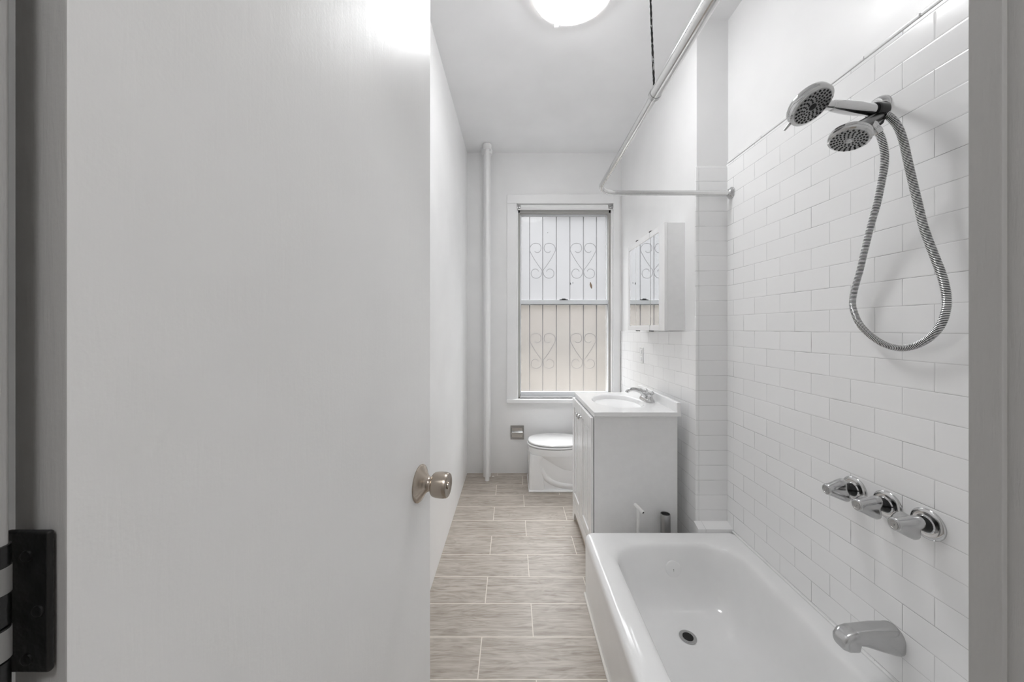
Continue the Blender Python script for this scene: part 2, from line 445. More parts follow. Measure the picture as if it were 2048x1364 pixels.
bm = nb(); lathe(bm, [(.020, .0142), (.031, .0142)], kp, dn, 40); obj('knob_neck', bm, M['nickel'], kn)
bm = nb()
lathe(bm, [(.029, .013), (.0295, .019), (.031, .0225), (.034, .0245), (.040, .0258), (.048, .0264), (.056, .0262), (.062, .0252),
           (.0645, .0236), (.0652, .020), (.0640, .016), (.0635, .0075), (.0655, .007), (.0655, .0001)], kp, dn, 48)
obj('knob_grip', bm, M['nickel'], kn)
bm = nb()
box(bm, -.3150, -.2868, .2165, .2203, 1.121, 1.209, .0018, 3)
for z in (1.195, 1.158, 1.133):
    for dx in (-.302, -.292): pass
hg = obj('hinge', bm, M['hinge'], door, 'black painted hinge leaf')
bm = nb()
for x, z in ((-.300, 1.194), (-.293, 1.160), (-.300, 1.130)):
    lathe(bm, [(0, .0036), (.0009, .0034), (.0013, .0022)], (x, .2165, z), (0, -1, 0), 20)
obj('screw', bm, M['hinge'], hg)
bm = nb()
lathe(bm, [(0, .006), (.020, .006), (.0205, .0048), (.0215, .006), (.040, .006), (.0405, .0048), (.0415, .006), (.068, .006), (.0685, .0048), (.0695, .006), (.088, .006)],
      (-.3005, .203, 1.120), (0, 0, 1), 20)
obj('hinge_knuckle', bm, M['hinge'], hg)
bm = nb()
for z0, z1 in ((1.1415, 1.159), (1.1800, 1.1955)): lathe(bm, [(0, .0063), (z1 - z0, .0063)], (-.3005, .203, z0), (0, 0, 1), 20)
obj('painted_knuckle', bm, M['knuckle'], hg, 'paint-covered knuckle')

# ------------------------------------------------------------------ window
win = empty('window_1', None, None, (.49, YB, WZ0), kind='structure')
bm = nb()
box(bm, -.046, WX0 - .002, YB - .018, YB + .004, .66, 2.476, .003); box(bm, -.046, .93, YB - .018, YB + .004, 2.476, 2.559, .004)
box(bm, .929, .992, YB - .014, YB + .004, .66, 2.559, .003)
obj('trim_4', bm, M['trim'], kind='structure')
bm = nb(); box(bm, -.046, .96, YB - .045, YB + .06, .650, .686, .006, 3); obj('window_sill', bm, M['trim'], win)
bm = nb()
for x0, x1 in ((WX0, .0565), (.915, WX1)): box(bm, x0, x1, YB, YB + .03, .686, 2.43, .002)
obj('stop_bead', bm, M['trim'], win)
bm = nb()
box(bm, .05, .0745, YB + .03, YB + .14, .686, 2.43, .002); box(bm, .897, .925, YB + .03, YB + .14, .686, 2.43, .002)
box(bm, .05, .925, YB + .03, YB + .14, 2.402, 2.432, .002)
wf = obj('window_frame', bm, M['aludark'], win, 'weathered metal frame')
def sash(x0, x1, z0, z1, y, sl, sr, b, t, mat):
    bm = nb()
    box(bm, x0, x0 + sl, y, y + .022, z0, z1, .002); box(bm, x1 - sr, x1, y, y + .022, z0, z1, .002)
    box(bm, x0 + sl, x1 - sr, y, y + .022, z0, z0 + b, .003); box(bm, x0 + sl, x1 - sr, y, y + .022, z1 - t, z1, .002)
    return obj('sash', bm, mat, win)
s1 = sash(.066, .913, 1.552, 2.412, YB + .075, .022, .022, .045, .022, M['alu'])
s2 = sash(.062, .917, .690, 1.597, YB + .045, .022, .022, .052, .038, M['alu'])
bm = nb(); box(bm, .085, .895, YB + .085, YB + .088, 1.59, 2.395); p1 = obj('pane', bm, [M['frost_up'], M['clear']], s1, 'frosted pane', smooth=0)
bm = nb(); box(bm, .080, .899, YB + .055, YB + .058, .738, 1.562); p2 = obj('pane', bm, [M['frost_lo'], M['clear']], s2, 'brownish frosted pane', smooth=0)
for p_ in (p1, p2):                                # the film is on the room side only
    for f in p_.data.polygons: f.material_index = 0 if f.normal.y < -.9 else 1
bm = nb()   # torn film and specks on the glass
def blob(x, z, rx, rz, y, n=9, rot=0):
    vs = []
    for k in range(n):
        a = 2 * PI * k / n; q = random.uniform(.6, 1.15)
        px, pz = rx * math.cos(a) * q, rz * math.sin(a) * q
        vs.append(bm.verts.new((x + px * math.cos(rot) - pz * math.sin(rot), y, z + px * math.sin(rot) + pz * math.cos(rot))))
    f = bm.faces.new(vs)
    ex = bmesh.ops.extrude_face_region(bm, geom=[f])
    bmesh.ops.translate(bm, verts=[v for v in ex['geom'] if isinstance(v, bmesh.types.BMVert)], vec=(0, -.0006, 0))
blob(.337, 2.235, .004, .005, YB + .0845); blob(.551, 1.755, .005, .013, YB + .0845); blob(.575, 1.76, .004, .006, YB + .0845)
obj('film_speck', bm, M['black'], s1)
bm = nb(); blob(.745, 1.735, .012, .036, YB + .0845, 11, .15); obj('film_tear', bm, M['tear'], s1, 'torn patch in the film')
bm = nb(); box(bm, .445, .52, YB + .04, YB + .06, 1.594, 1.602, .002); box(bm, .465, .50, YB + .036, YB + .05, 1.602, 1.610, .003)
obj('sash_lock', bm, M['guard'], s2, 'dark sash lock')
# roller shade
rs = empty('roller_shade', 'white rolled-up shade at the top of the window between two metal brackets', 'shade', (.49, YB, 2.44))
bm = nb(); lathe(bm, [(0, .022), (.80, .022)], (.078, YB + .004, 2.447), (1, 0, 0), 24); obj('roll', bm, M['trim'], rs)
for x0, s in ((.050, 1), (.925, -1)):
    bm = nb(); box(bm, min(x0, x0 + s * .003), max(x0, x0 + s * .003), YB - .02, YB + .03, 2.415, 2.472, .001)
    lathe(bm, [(0, .019), (.006, .020), (.010, .014), (.028, .012)], (x0, YB + .004, 2.445), (s, 0, 0), 20)
    obj('bracket', bm, M['chrome_dull'], rs)
# window guard outside
wg = empty('window_guard', 'dark iron guard with vertical bars and heart scrolls behind the frosted panes', 'window guard', (.5, 3.48, .55))
bm = nb(); R = .0052
bm.free()
for z in (.60, 2.62):
    bm = nb(); box(bm, -.1, 1.1, 3.475, 3.485, z - .012, z + .012); obj('rail', bm, M['guard'], wg)
for x in (.045, .175, .305, .4415, .575, .71, .84, .97):
    bm = nb(); tube(bm, [(x, 3.48, .6), (x, 3.48, 2.62)], R, 8); obj('bar', bm, M['guard'], wg)
def heart(cx, zt):
    for s in (-1, 1):
        pts = []
        for k in range(17):                      # curl beside the middle bar, over the top and down the outer bar
            a = math.radians(310 - 325 * k / 16); r = .020 + .042 * min(1, k / 9)
            pts.append((cx + s * (.066 + r * math.cos(a)), 3.492, zt - .066 + r * math.sin(a)))
        pts += [(cx + s * .085, 3.492, zt - .16), (cx + s * .035, 3.492, zt - .235), (cx + s * .006, 3.492, zt - .275)]
        for k in range(16):                      # lower curl
            a = math.radians(185 + 330 * k / 15); r = .056 - .030 * max(0, (k - 6) / 9)
            pts.append((cx + s * (.064 + r * math.cos(a)), 3.492, zt - .298 + r * math.sin(a)))
        bm = nb(); tube(bm, catmull(pts, .015), .0031, 6); obj('scroll', bm, M['guard'], wg)
for cx in (.305, .71):
    heart(cx, 2.185); heart(cx, 1.285)
# neighbouring wall across the light well
bm = nb(); box(bm, -2.5, 3.5, 5.2, 5.3, -1, 1.75); obj('wall_outside', bm, M['outside'], kind='structure', smooth=0)

# ------------------------------------------------------------------ heating pipes
def riser(x, y, r, label, top):
    e = empty('heating_pipe', label, 'pipe', (x, y, 0))
    bm = nb(); lathe(bm, [(0, r), (H, r)], (x, y, 0), (0, 0, 1), 24); obj('pipe', bm, M['pipe'], e)
    bm = nb(); lathe(bm, [(0, r + .004), (.002, r + .014), (.02, r + .018), (.045, r + .017), (.049, r + .004)], (x, y, H - top), (0, 0, 1), 24)
    obj('ceiling_collar', bm, M['pipe'], e)
riser((974 - 1024) / F * 3.155, 3.155, .033, 'thick white painted heating pipe in the back corner, behind the thinner pipe', .052)
riser((974.5 - 1024) / F * 3.065, 3.065, .0195, 'thin white painted pipe standing in front of the thick pipe', .050)

# ------------------------------------------------------------------ ceiling light
lc = Vector((.285, 1.635, H))
e = empty('ceiling_light', 'round white flush ceiling light, switched on', 'lamp', lc)
bm = nb(); lathe(bm, [(0, .165), (.02, .165)], lc - Vector((0, 0, .02)), (0, 0, 1), 40); obj('base_plate', bm, M['trim'], e)
bm = nb(); lathe(bm, [(.030, .176), (.034, .181), (.040, .180), (.050, .165), (.068, .13), (.080, .09), (.087, .045), (.088, .001)], lc, (0, 0, -1), 48, caps=False)
obj('diffuser', bm, M['diffuser'], e)
bm = nb(); lathe(bm, [(.018, .168), (.020, .190), (.032, .193), (.036, .190), (.036, .182)], lc, (0, 0, -1), 48, caps=False); obj('rim', bm, M['ringmat'], e)
bm = nb(); box(bm, lc.x - .065 , lc.x - .045, lc.y + .176, lc.y + .188, H - .05, H - .03, .002); obj('clip', bm, M['trim'], e)

# ------------------------------------------------------------------ toilet
tc = 3.0
to = empty('toilet', 'white ceramic toilet with closed lid under the window', 'toilet', (.36, tc, 0))
bm = nb()
def oval(x0, x1, hw, z, y=tc, n=40, sq=2.3):
    cx, rx = (x0 + x1) / 2, (x1 - x0) / 2; o = []
    for k in range(n):
        a = 2 * PI * k / n; c, s = math.cos(a), math.sin(a)
        o.append(Vector((cx + rx * abs(c) ** (2 / sq) * (1 if c > 0 else -1), y + hw * abs(s) ** (2 / sq) * (1 if s > 0 else -1), z)))
    return o
# rim and bowl, tapering down into the pedestal
loft(bm, [rrect(.160, .60, tc - .145, tc + .145, .03, 0), rrect(.160, .60, tc - .145, tc + .145, .03, .275)], True, True)
loft(bm, [oval(.134, .60, .178, .347, sq=2.5), oval(.134, .60, .178, .340, sq=2.5), oval(.138, .60, .176, .300, sq=2.5), oval(.146, .60, .171, .288, sq=2.5), oval(.175, .61, .163, .262),
          oval(.215, .63, .155, .225), oval(.265, .65, .148, .185), oval(.325, .68, .141, .145), oval(.40, .72, .133, .105), oval(.48, .76, .120, .07)], True, True)
box(bm, .134, .60, tc - .166, tc + .166, 0, .018, .007)
t = nb()
loft(t, [rrect(.138, .270, tc - .158, tc + .158, .02, 0), rrect(.140, .262, tc - .156, tc + .156, .02, .10), rrect(.142, .250, tc - .154, tc + .154, .025, .18), rrect(.145, .246, tc - .154, tc + .154, .04, .24), rrect(.150, .30, tc - .154, tc + .154, .06, .292)], True, True)
merge(bm, t)
for s in (-1, 1):                                   # trapway swoop low on the flank
    tube(bm, catmull([(.235, tc + s * .124, .19), (.27, tc + s * .126, .12), (.34, tc + s * .126, .070), (.44, tc + s * .126, .045), (.60, tc + s * .124, .035)], .02), .030, 18)
obj('bowl', bm, M['ceramic'], to, smooth=50)
bm = nb(); loft(bm, [oval(.136, .60, .174, .3505), oval(.129, .60, .181, .3535), oval(.129, .60, .181, .3605), oval(.134, .60, .176, .3645)], True, True)
obj('seat', bm, M['ceramic'], to)
bm = nb(); loft(bm, [oval(.144, .60, .167, .3690), oval(.137, .60, .174, .3725), oval(.137, .60, .174, .379), oval(.141, .60, .170, .3835), oval(.16, .58, .15, .385)], True, True)
obj('lid', bm, M['ceramic'], to)
bm = nb(); box(bm, .62, .80, tc - .2, tc + .2, .36, .69, .02, 3); box(bm, .61, .81, tc - .205, tc + .205, .69, .725, .01, 3)
box(bm, .55, .80, tc - .09, tc + .09, 0, .36, .02, 2)
obj('tank', bm, M['ceramic'], to)

# ------------------------------------------------------------------ paper holder on the back wall
ph = empty('toilet_paper_holder', 'square chrome recessed toilet paper holder without paper on the back wall', 'paper holder', (.048, YB, .31))
bm = nb()
for a in ((-.014, .110, .418, .439), (-.014, .110, .311, .330), (-.014, .0, .33, .418), (.097, .110, .33, .418)):
    box(bm, a[0], a[1], YB - .005, YB + .002, a[2], a[3], .001)
obj('frame', bm, M['steel'], ph)
bm = nb(); box(bm, 0, .097, YB - .0035, YB + .001, .33, .418); obj('recess', bm, M['chrome_dull'], ph)
bm = nb(); lathe(bm, [(0, .009), (.055, .009), (.0551, .012), (.094, .012)], (.002, YB - .012, .375), (1, 0, 0), 20)
for x in (-.006, .096): box(bm, x, x + .008, YB - .024, YB, .362, .388, .002)
obj('roller', bm, M['chrome'], ph)

# ------------------------------------------------------------------ vanity
VY0, VY1, VX0, VX1, VZ = 1.898, 2.468, .446, .897, .856
va = empty('vanity_cabinet', 'white vanity cabinet with two panelled doors under the sink', 'cabinet', (.66, 2.18, 0))
bm = nb()
box(bm, VX0, VX1, VY0, VY0 + .015, 0, VZ, .001); box(bm, VX0, VX1, VY1 - .015, VY1, 0, VZ, .001)
box(bm, VX0 + .01, VX1, VY0 + .015, VY1 - .015, .10, .115); box(bm, VX1 - .006, VX1, VY0 + .015, VY1 - .015, 0, VZ)
box(bm, VX0 + .001, VX0 + .012, VY0 + .015, VY1 - .015, .11, VZ)
obj('body', bm, M['laminate'], va)
bm = nb(); box(bm, VX0 + .0, VX0 + .008, VY0 + .03, VY1 - .015, 0, .095); obj('toe_board', bm, M['tan'], va, 'toe board with reflected light painted in as tan')
# arched plinth rail on the front
bm = nb()
prof = [(VY0, 0), (VY0, .135), (VY1, .135), (VY1, 0), (VY1 - .035, 0), (VY1 - .045, .03), (VY1 - .065, .062), (VY1 - .10, .075),
        (VY0 + .10, .075), (VY0 + .065, .062), (VY0 + .045, .03), (VY0 + .035, 0)]
a0 = [bm.verts.new((.428, y, z)) for y, z in prof]; a1 = [bm.verts.new((.446, y, z)) for y, z in prof]
bm.faces.new(a0); bm.faces.new(a1)
for k in range(len(prof)): bm.faces.new((a0[k], a0[(k + 1) % len(prof)], a1[(k + 1) % len(prof)], a1[k]))
obj('plinth', bm, M['thermofoil'], va)
ym = (VY0 + VY1) / 2
for y0, y1, ky in ((VY0, ym - .0015, ym - .028), (ym + .0015, VY1, ym + .028)):
    bm = nb(); z0, z1_ = .14, .848
    box(bm, .434, .4415, y0, y1, z0, z1_, .001)
    for bx in ((y0, y0 + .055, z0, z1_), (y1 - .055, y1, z0, z1_), (y0 + .055, y1 - .055, z0, z0 + .06), (y0 + .055, y1 - .055, z1_ - .06, z1_)):
        box(bm, .427, .438, *bx, .0025, 2)
    box(bm, .4305, .436, y0 + .070, y1 - .070, z0 + .080, z1_ - .080, .002, 2)
    for k in range(1, 4):
        yy = y0 + .070 + (y1 - y0 - .14) * k / 4
        box(bm, .4288, .433, yy - .0045, yy + .0045, z0 + .095, z1_ - .095, .0018, 2)
    dr = obj('door', bm, M['thermofoil'], va)
    bm = nb(); lathe(bm, [(0, .006), (.003, .005), (.010, .0045), (.014, .010), (.019, .0125), (.023, .0115), (.025, .006), (.0252, .0005)], (.427, ky, .785), (-1, 0, 0), 24)
    obj('knob', bm, M['chrome'], dr, 'round chrome knob')
# sink top
sk = empty('bathroom_sink', 'white one-piece vanity top with oval basin and backsplash', 'sink', (.66, 2.18, .856))
TX0, TX1, TY0, TY1, TZ = .442, .911, 1.885, 2.478, .881
bc = Vector((.655, 2.18, 0))
angs = sorted([2 * PI * k / 72 for k in range(72)] + [math.atan2(y - bc.y, x - bc.x) % (2 * PI) for x in (TX0, TX1) for y in (TY0, TY1)])
def rr(ins, z):
    o = []
    for a in angs:
        c, s = math.cos(a), math.sin(a); q = []
        if abs(c) > 1e-9: q += [((TX1 - ins if c > 0 else TX0 + ins) - bc.x) / c]
        if abs(s) > 1e-9: q += [((TY1 - ins if s > 0 else TY0 + ins) - bc.y) / s]
        m_ = min(q); o.append(Vector((bc.x + c * m_, bc.y + s * m_, z)))
    return o
def el(rx, ry, z): return [Vector((bc.x + rx * math.cos(a), bc.y + ry * math.sin(a), z)) for a in angs]
bm = nb()
loft(bm, [rr(.004, .856), rr(0, .858), rr(0, .8785), rr(.001, .8803), rr(.003, TZ), el(.160, .212, TZ), el(.157, .208, .8822), el(.152, .203, .8815), el(.147, .197, .876),
          el(.138, .186, .858), el(.118, .158, .815), el(.085, .11, .78), el(.04, .05, .765), el(.02, .02, .763)], True, True)
box(bm, TX1 - .021, TX1, TY0 + .0005, TY1 - .0005, .870, .933, .004, 3)
skb = obj('basin_top', bm, M['marble'], sk, smooth=40)
bm = nb(); lathe(bm, [(0, .022), (.003, .022), (.004, .018)], (bc.x, bc.y, .7625), (0, 0, 1), 24); obj('sink_drain', bm, M['chrome'], sk)
# faucet
fx, fy, fz = .842, 2.185, TZ
fa = empty('sink_faucet', 'chrome two-handle faucet on the white sink top', 'faucet', (fx, fy, fz))
bm = nb()
loft(bm, [rrect(fx - .026, fx + .026, fy - .078, fy + .078, .025, fz, 7, 3), rrect(fx - .026, fx + .026, fy - .078, fy + .078, .025, fz + .010, 7, 3),
          rrect(fx - .022, fx + .022, fy - .072, fy + .072, .0215, fz + .018, 7, 3), rrect(fx - .014, fx + .014, fy - .05, fy + .05, .0135, fz + .024, 7, 3)], True, True)
obj('base', bm, M['chrome'], fa)
bm = nb(); tube(bm, catmull([(fx, fy, fz + .018), (fx - .012, fy, fz + .040), (fx - .045, fy, fz + .062), (fx - .085, fy, fz + .072), (fx - .115, fy, fz + .066), (fx - .125, fy, fz + .052)], .008),
     [.017 - .006 * min(1, k / 14) for k in range(60)], 20)
obj('spout', bm, M['chrome'], fa)
for s in (-1, 1):
    bm = nb()
    lathe(bm, [(0, .020), (.012, .018), (.022, .013), (.030, .015), (.040, .0155), (.046, .012), (.048, .003)], (fx, fy + s * .051, fz + .014), (0, 0, 1), 24)
    for k in range(4):
        a = k * PI / 2 + .5; tube(bm, [(fx, fy + s * .051, fz + .052), (fx + .026 * math.cos(a), fy + s * .051 + .026 * math.sin(a), fz + .060)], [.005, .0065], 12)
    obj('handle', bm, M['chrome'], fa)

# ------------------------------------------------------------------ medicine cabinet
mc = empty('medicine_cabinet', 'white framed mirrored medicine cabinet on the wall above the sink', 'cabinet', (.92, 2.27, 1.319))
MY0, MY1, MZ0, MZ1, MX = 1.96, 2.58, 1.319, 1.929, .866
bm = nb(); 
vs = [(MX + .004, MY0 + .002), (xvan(MY0) + .010, MY0 + .002), (xvan(MY1) + .010, MY1 - .002), (MX + .004, MY1 - .002)]
b0 = [bm.verts.new((x, y, MZ0 + .003)) for x, y in vs]; b1 = [bm.verts.new((x, y, MZ1 - .003)) for x, y in vs]
for k in range(4): bm.faces.new((b0[k], b0[(k + 1) % 4], b1[(k + 1) % 4], b1[k]))
bm.faces.new(b0); bm.faces.new(b1)
obj('case', bm, M['laminate'], mc, smooth=0)
bm = nb()
box(bm, MX - .012, MX + .006, MY0, MY0 + .078, MZ0, MZ1, .003); box(bm, MX - .012, MX + .006, MY1 - .03, MY1, MZ0, MZ1, .003)
box(bm, MX - .012, MX + .006, MY0 + .07, MY1 - .025, MZ0, MZ0 + .033, .003); box(bm, MX - .012, MX + .006, MY0 + .07, MY1 - .025, MZ1 - .036, MZ1, .003)
mf = obj('frame', bm, M['thermofoil'], mc)
for y0, y1 in ((MY0 + .076, 2.166), (2.172, 2.424), (2.426, MY1 - .028)):
    bm = nb(); box(bm, MX - .008, MX - .002, y0, y1, MZ0 + .031, MZ1 - .034, .0006, 1)
    obj('mirror', bm, M['mirror'], mc, 'mirror glass', smooth=0)
bm = nb()
for y in (2.169, 2.40):
    for z, dz in ((MZ1, .006), (MZ0 - .006, .006)): box(bm, MX - .013, MX + .008, y - .014, y + .014, z, z + dz, .001)
box(bm, MX - .0035, MX, 2.166, 2.172, MZ0 + .033, MZ1 - .036)
box(bm, MX - .0125, MX, 2.1685, 2.1695, MZ0, MZ0 + .034); box(bm, MX - .0125, MX, 2.1685, 2.1695, MZ1 - .036, MZ1 + .002)
obj('hinge_clips', bm, M['guard'], mc, 'dark metal clips')
# outlet
ol = empty('outlet', 'small white electrical outlet plate on the tile below the medicine cabinet', 'outlet', (xvan(2.64), 2.64, 1.07))
xo = xvan(2.64)
bm = nb(); box(bm, xo - .006, xo + .001, 2.605, 2.675, 1.073, 1.19, .002); pl = obj('plate', bm, M['pvc'], ol)
for z in (1.105, 1.158):
    bm = nb(); box(bm, xo - .009, xo - .004, 2.623, 2.657, z - .016, z + .016, .002); obj('socket', bm, M['laminate'], pl)

# ------------------------------------------------------------------ bathtub
tb = empty('bathtub', 'white enamel bathtub along the tiled wall', 'bathtub', (.74, 1.0, 0))
bm = nb()
X0, X1, Y0, Y1 = .366, 1.1175, .232, 1.772
loft(bm, [rrect(X0 + .002, X1, Y0, Y1, .02, 0), rrect(X0 + .002, X1, Y0, Y1, .02, .255), rrect(X0, X1, Y0, Y1, .022, .268), rrect(X0 + .001, X1, Y0, Y1, .024, .283),
          rrect(X0 + .006, X1, Y0, Y1, .026, .294), rrect(X0 + .016, X1 - .002, Y0, Y1 - .004, .026, .3015), rrect(X0 + .032, X1 - .004, Y0 + .01, Y1 - .014, .03, .304),
          rrect(.440, 1.065, .31, 1.704, .09, .302), rrect(.460, 1.048, .33, 1.688, .12, .298), rrect(.472, 1.038, .345, 1.678, .125, .288),
          rrect(.480, 1.032, .355, 1.671, .125, .270), rrect(.492, 1.020, .38, 1.655, .12, .20), rrect(.505, 1.005, .42, 1.637, .115, .13),
          rrect(.520, .985, .455, 1.615, .11, .085), rrect(.545, .955, .50, 1.585, .10, .058), rrect(.58, .915, .55, 1.545, .09, .0475),
          rrect(.62, .875, .62, 1.49, .08, .0455)], False, True)
tub = obj('tub_shell', bm, M['porcelain'], tb, smooth=75)
tub.modifiers.new('subdivision', 'SUBSURF').render_levels = 1
bm = nb()
lathe(bm, [(0, .034), (.002, .0335), (.003, .029), (.0015, .0215), (-.0005, .021), (-.0005, .0001)], (.733, 1.458, .0475), (0, 0, 1), 36)
dr = obj('tub_drain', bm, M['chrome_dull'], tb)
bm = nb(); lathe(bm, [(0, .0205), (.0006, .0205)], (.733, 1.458, .0478), (0, 0, 1), 30); obj('drain_hole', bm, M['black'], dr)
oc = Vector((.762, 1.6555, .196)); oa = Vector((0, -1, .18))
bm = nb(); lathe(bm, [(-.004, .037), (.002, .037), (.0045, .035), (.006, .02), (.006, .001)], oc, oa, 36)
ov = obj('overflow_plate', bm, M['porcelain'], tb)
bm = nb(); lathe(bm, [(.0055, .0022), (.0072, .0018)], oc, oa, 12); box(bm, oc.x - .0008, oc.x + .0008, oc.y - .009, oc.y - .006, oc.z - .008, oc.z)
obj('overflow_screw', bm, M['chrome_dull'], ov)
bm = nb(); tube(bm, [(X0 - .001, .3, .003), (X0 - .001, 1.0, .004), (X0 - .001, 1.76, .003)], .006, 8); obj('caulk_line', bm, M['caulk'], tb)
bm = nb(); tube(bm, [(XT - .002, .24, .3035), (XT - .002, 1.772, .3035)], .0045, 8); obj('caulk_line', bm, M['porcelain'], tb)
# spout
sp = empty('tub_spout', 'grey chrome tub spout low on the tiled wall', 'spout', (XT, 1.033, .41))
bm = nb()
sy, sz = 1.028, .421
def sec(x, hw, zt, zb, r):
    return [Vector((x, p.x, p.y)) for p in [Vector((q.x, q.y, 0)) for q in rrect(sy - hw, sy + hw, zb, zt, r, 0, 7, 2)]]
loft(bm, [sec(XT, .034, sz + .044, sz - .037, .031), sec(XT - .004, .0345, sz + .044, sz - .037, .031), sec(XT - .012, .034, sz + .043, sz - .036, .030), sec(XT - .05, .0305, sz + .041, sz - .024, .022),
          sec(XT - .10, .0275, sz + .036, sz - .008, .018), sec(XT - .118, .027, sz + .0335, sz - .005, .016), sec(XT - .122, .027, sz + .033, sz - .024, .015),
          sec(XT - .145, .026, sz + .026, sz - .024, .014), sec(XT - .158, .022, sz + .015, sz - .020, .013), sec(XT - .163, .014, sz + .004, sz - .014, .007)], True, True)
obj('spout_body', bm, M['chrome_dull'], sp, smooth=45)
# three valve handles
labs = ['leftmost of the three chrome tap handles on the tiled wall, nearest the vanity', 'middle one of the three chrome tap handles on the tiled wall',
        'rightmost and nearest of the three chrome tap handles on the tiled wall']
for i, y in enumerate((1.143, 1.0425, .941)):
    z = .808
    v = empty('tap_handle', labs[i], 'tap', (XT, y, z), 'tap handles on the tub wall')
    bm = nb(); lathe(bm, [(0, .0405), (.004, .0405), (.0065, .0385), (.0085, .0345), (.0085, .030), (.0075, .026), (.0085, .022), (.012, .020)], (XT, y, z), (-1, 0, 0), 48)
    obj('escutcheon', bm, M['chrome'], v)
    bm = nb(); lathe(bm, [(.008, .0215), (.014, .0195), (.022, .0165), (.028, .0130), (.046, .0125)], (XT, y, z), (-1, 0, 0), 28); obj('stem', bm, M['darkchrome'], v)
    bm = nb()
    lathe(bm, [(.038, .013, 0), (.040, .024, .22), (.044, .029, .30), (.050, .0295, .30), (.062, .0265, .25), (.074, .0225, .18), (.083, .0195, .10), (.089, .018, .03), (.093, .0165, 0), (.0955, .013, 0)],
          (XT, y, z), (-1, 0, 0), 60, lobes=3, phase=(-.9, .3, .9)[i])
    kn = obj('grip', bm, M['chrome_dull'], v, smooth=50)
    bm = nb(); lathe(bm, [(.094, .0125), (.0965, .0125), (.0965, .010), (.0958, .0095), (.0958, .004), (.097, .0035), (.097, .0005)], (XT, y, z), (-1, 0, 0), 28)
    obj('index_button', bm, M['steel'], kn)

# ------------------------------------------------------------------ shower
HC, HN = Vector((.790, .92, 1.9165)), Vector((.187, -.55, -.814)).normalized()
FC, FN = Vector((.866, .90, 1.817)), Vector((-.36, -.15, -.92)).normalized()
CR = Vector((1.02, .978, 1.942))
sh = empty('fixed_shower', 'fixed chrome shower head on its wall arm, the lower of the two', 'shower head', (XT, 1.05, 2.01))
bm = nb(); lathe(bm, [(0, .032), (.003, .032), (.010, .030), (.020, .023), (.026, .014), (.027, .011)], (XT, 1.064, 2.006), (-1, -.12, -.05), 36); obj('flange', bm, M['chrome'], sh)
bm = nb(); tube(bm, catmull([(XT - .005, 1.064, 2.006), (1.088, 1.045, 2.002), (1.055, 1.01, 1.985), (1.035, .99, 1.958)], .008), .0105, 18); obj('arm', bm, M['chrome'], sh)
bm = nb(); 
lathe(bm, [(-.026, .016), (-.022, .019), (.012, .019), (.016, .016), (.030, .015)], CR + Vector((.012, .006, -.004)), Vector((-.35, -.1, -.93)), 28)
tube(bm, [CR + Vector((.0, 0, -.022)), CR + Vector((-.045, -.02, -.045)), FC - FN * .04 + Vector((.012, .004, 0))], [.016, .0165, .013], 20)
obj('diverter', bm, M['darkchrome'], sh, 'dark reflecting diverter')
bm = nb(); hc_ = CR - Vector((.0, -.004, .0)); hd = (HC - CR).normalized()
lathe(bm, [(-.022, .0185), (-.018, .0215), (.012, .0215), (.018, .019)], CR, hd, 28)
obj('cradle', bm, M['darkchrome'], sh)
def head(root, c, n, R, th, cen, rings, centre_mat):
    bm = nb()
    lathe(bm, [(0, R * .86), (-.001, R * .90), (-.003, R * .985), (-.006, R), (-th * .30, R), (-th * .32, R * .975), (-th * .36, R * .975), (-th * .38, R * .995), (-th * .62, R * .98), (-th * .80, R * .88), (-th * .95, R * .66), (-th * 1.05, R * .38), (-th * 1.2, R * .26)], c, n, 56)
    hd_ = obj('head', bm, M['chrome'], root)
    bm = nb(); lathe(bm, [(.0002, R * .85), (.001, R * .83), (.001, cen)], c, n, 48); obj('spray_face', bm, M['steel'], hd_, 'matt grey spray face')
    a, u, w = frame(n); bm = nb()
    for j, (r, k, s) in enumerate(rings):
        for q in range(k):
            t_ = 2 * PI * q / k + j * .31
            lathe(bm, [(.0008, s), (.0022, s * .9)], c + (u * math.cos(t_) + w * math.sin(t_)) * r, n, 10)
    obj('nozzles', bm, M['black'], hd_)
    bm = nb(); lathe(bm, [(.0005, cen), (.002, cen * .95), (.0025, cen * .5), (.0022, .0004)], c, n, 28); obj('centre_cap', bm, centre_mat, hd_)
    return hd_
head(sh, FC, FN, .0435, .028, .0075, [(.0120, 10, .0017), (.0175, 14, .0018), (.0230, 17, .0020), (.0285, 19, .0023), (.0340, 20, .0025)], M['chrome'])
hs = empty('handheld_shower', 'chrome handheld shower with ribbed hose resting in its cradle, the upper of the two heads', 'shower head', (.9, .95, 1.93))
head(hs, HC, HN, .0520, .034, .009, [(.0145, 10, .0021), (.0205, 14, .0021), (.0265, 17, .0023), (.0330, 20, .0027), (.0395, 22, .0030)], M['black'])
bm = nb(); ul = HN.cross(Vector((0, 1, 0))).normalized(); lv = (Vector((-.15, 0, -1)) - HN * Vector((-.15, 0, -1)).dot(HN)).normalized()
tube(bm, [HC - HN * .012 + lv * .050, HC - HN * .008 + lv * .070], [.0042, .003], 12); obj('mode_lever', bm, M['chrome_dull'], hs)
bm = nb(); off = -HN * .016
pth = [HC + off + hd * .045, HC + off + hd * .066, HC + off * .8 + hd * .085, HC + off * .6 + hd * .13, HC + off * .4 + hd * .18, CR - hd * -.0 + off * .0, CR + (-hd) * -.0 - hd * -.0]
hdir = (CR - HC).normalized()
pth = [HC + off + hdir * .040, HC + off + hdir * .062, HC + off * .95 + hdir * .080, HC + off * .7 + hdir * .12, HC + off * .45 + hdir * .17, HC + off * .2 + hdir * .21, CR, CR + hdir * .028]
tube(bm, catmull(pth, .006), 1, 28) if False else None
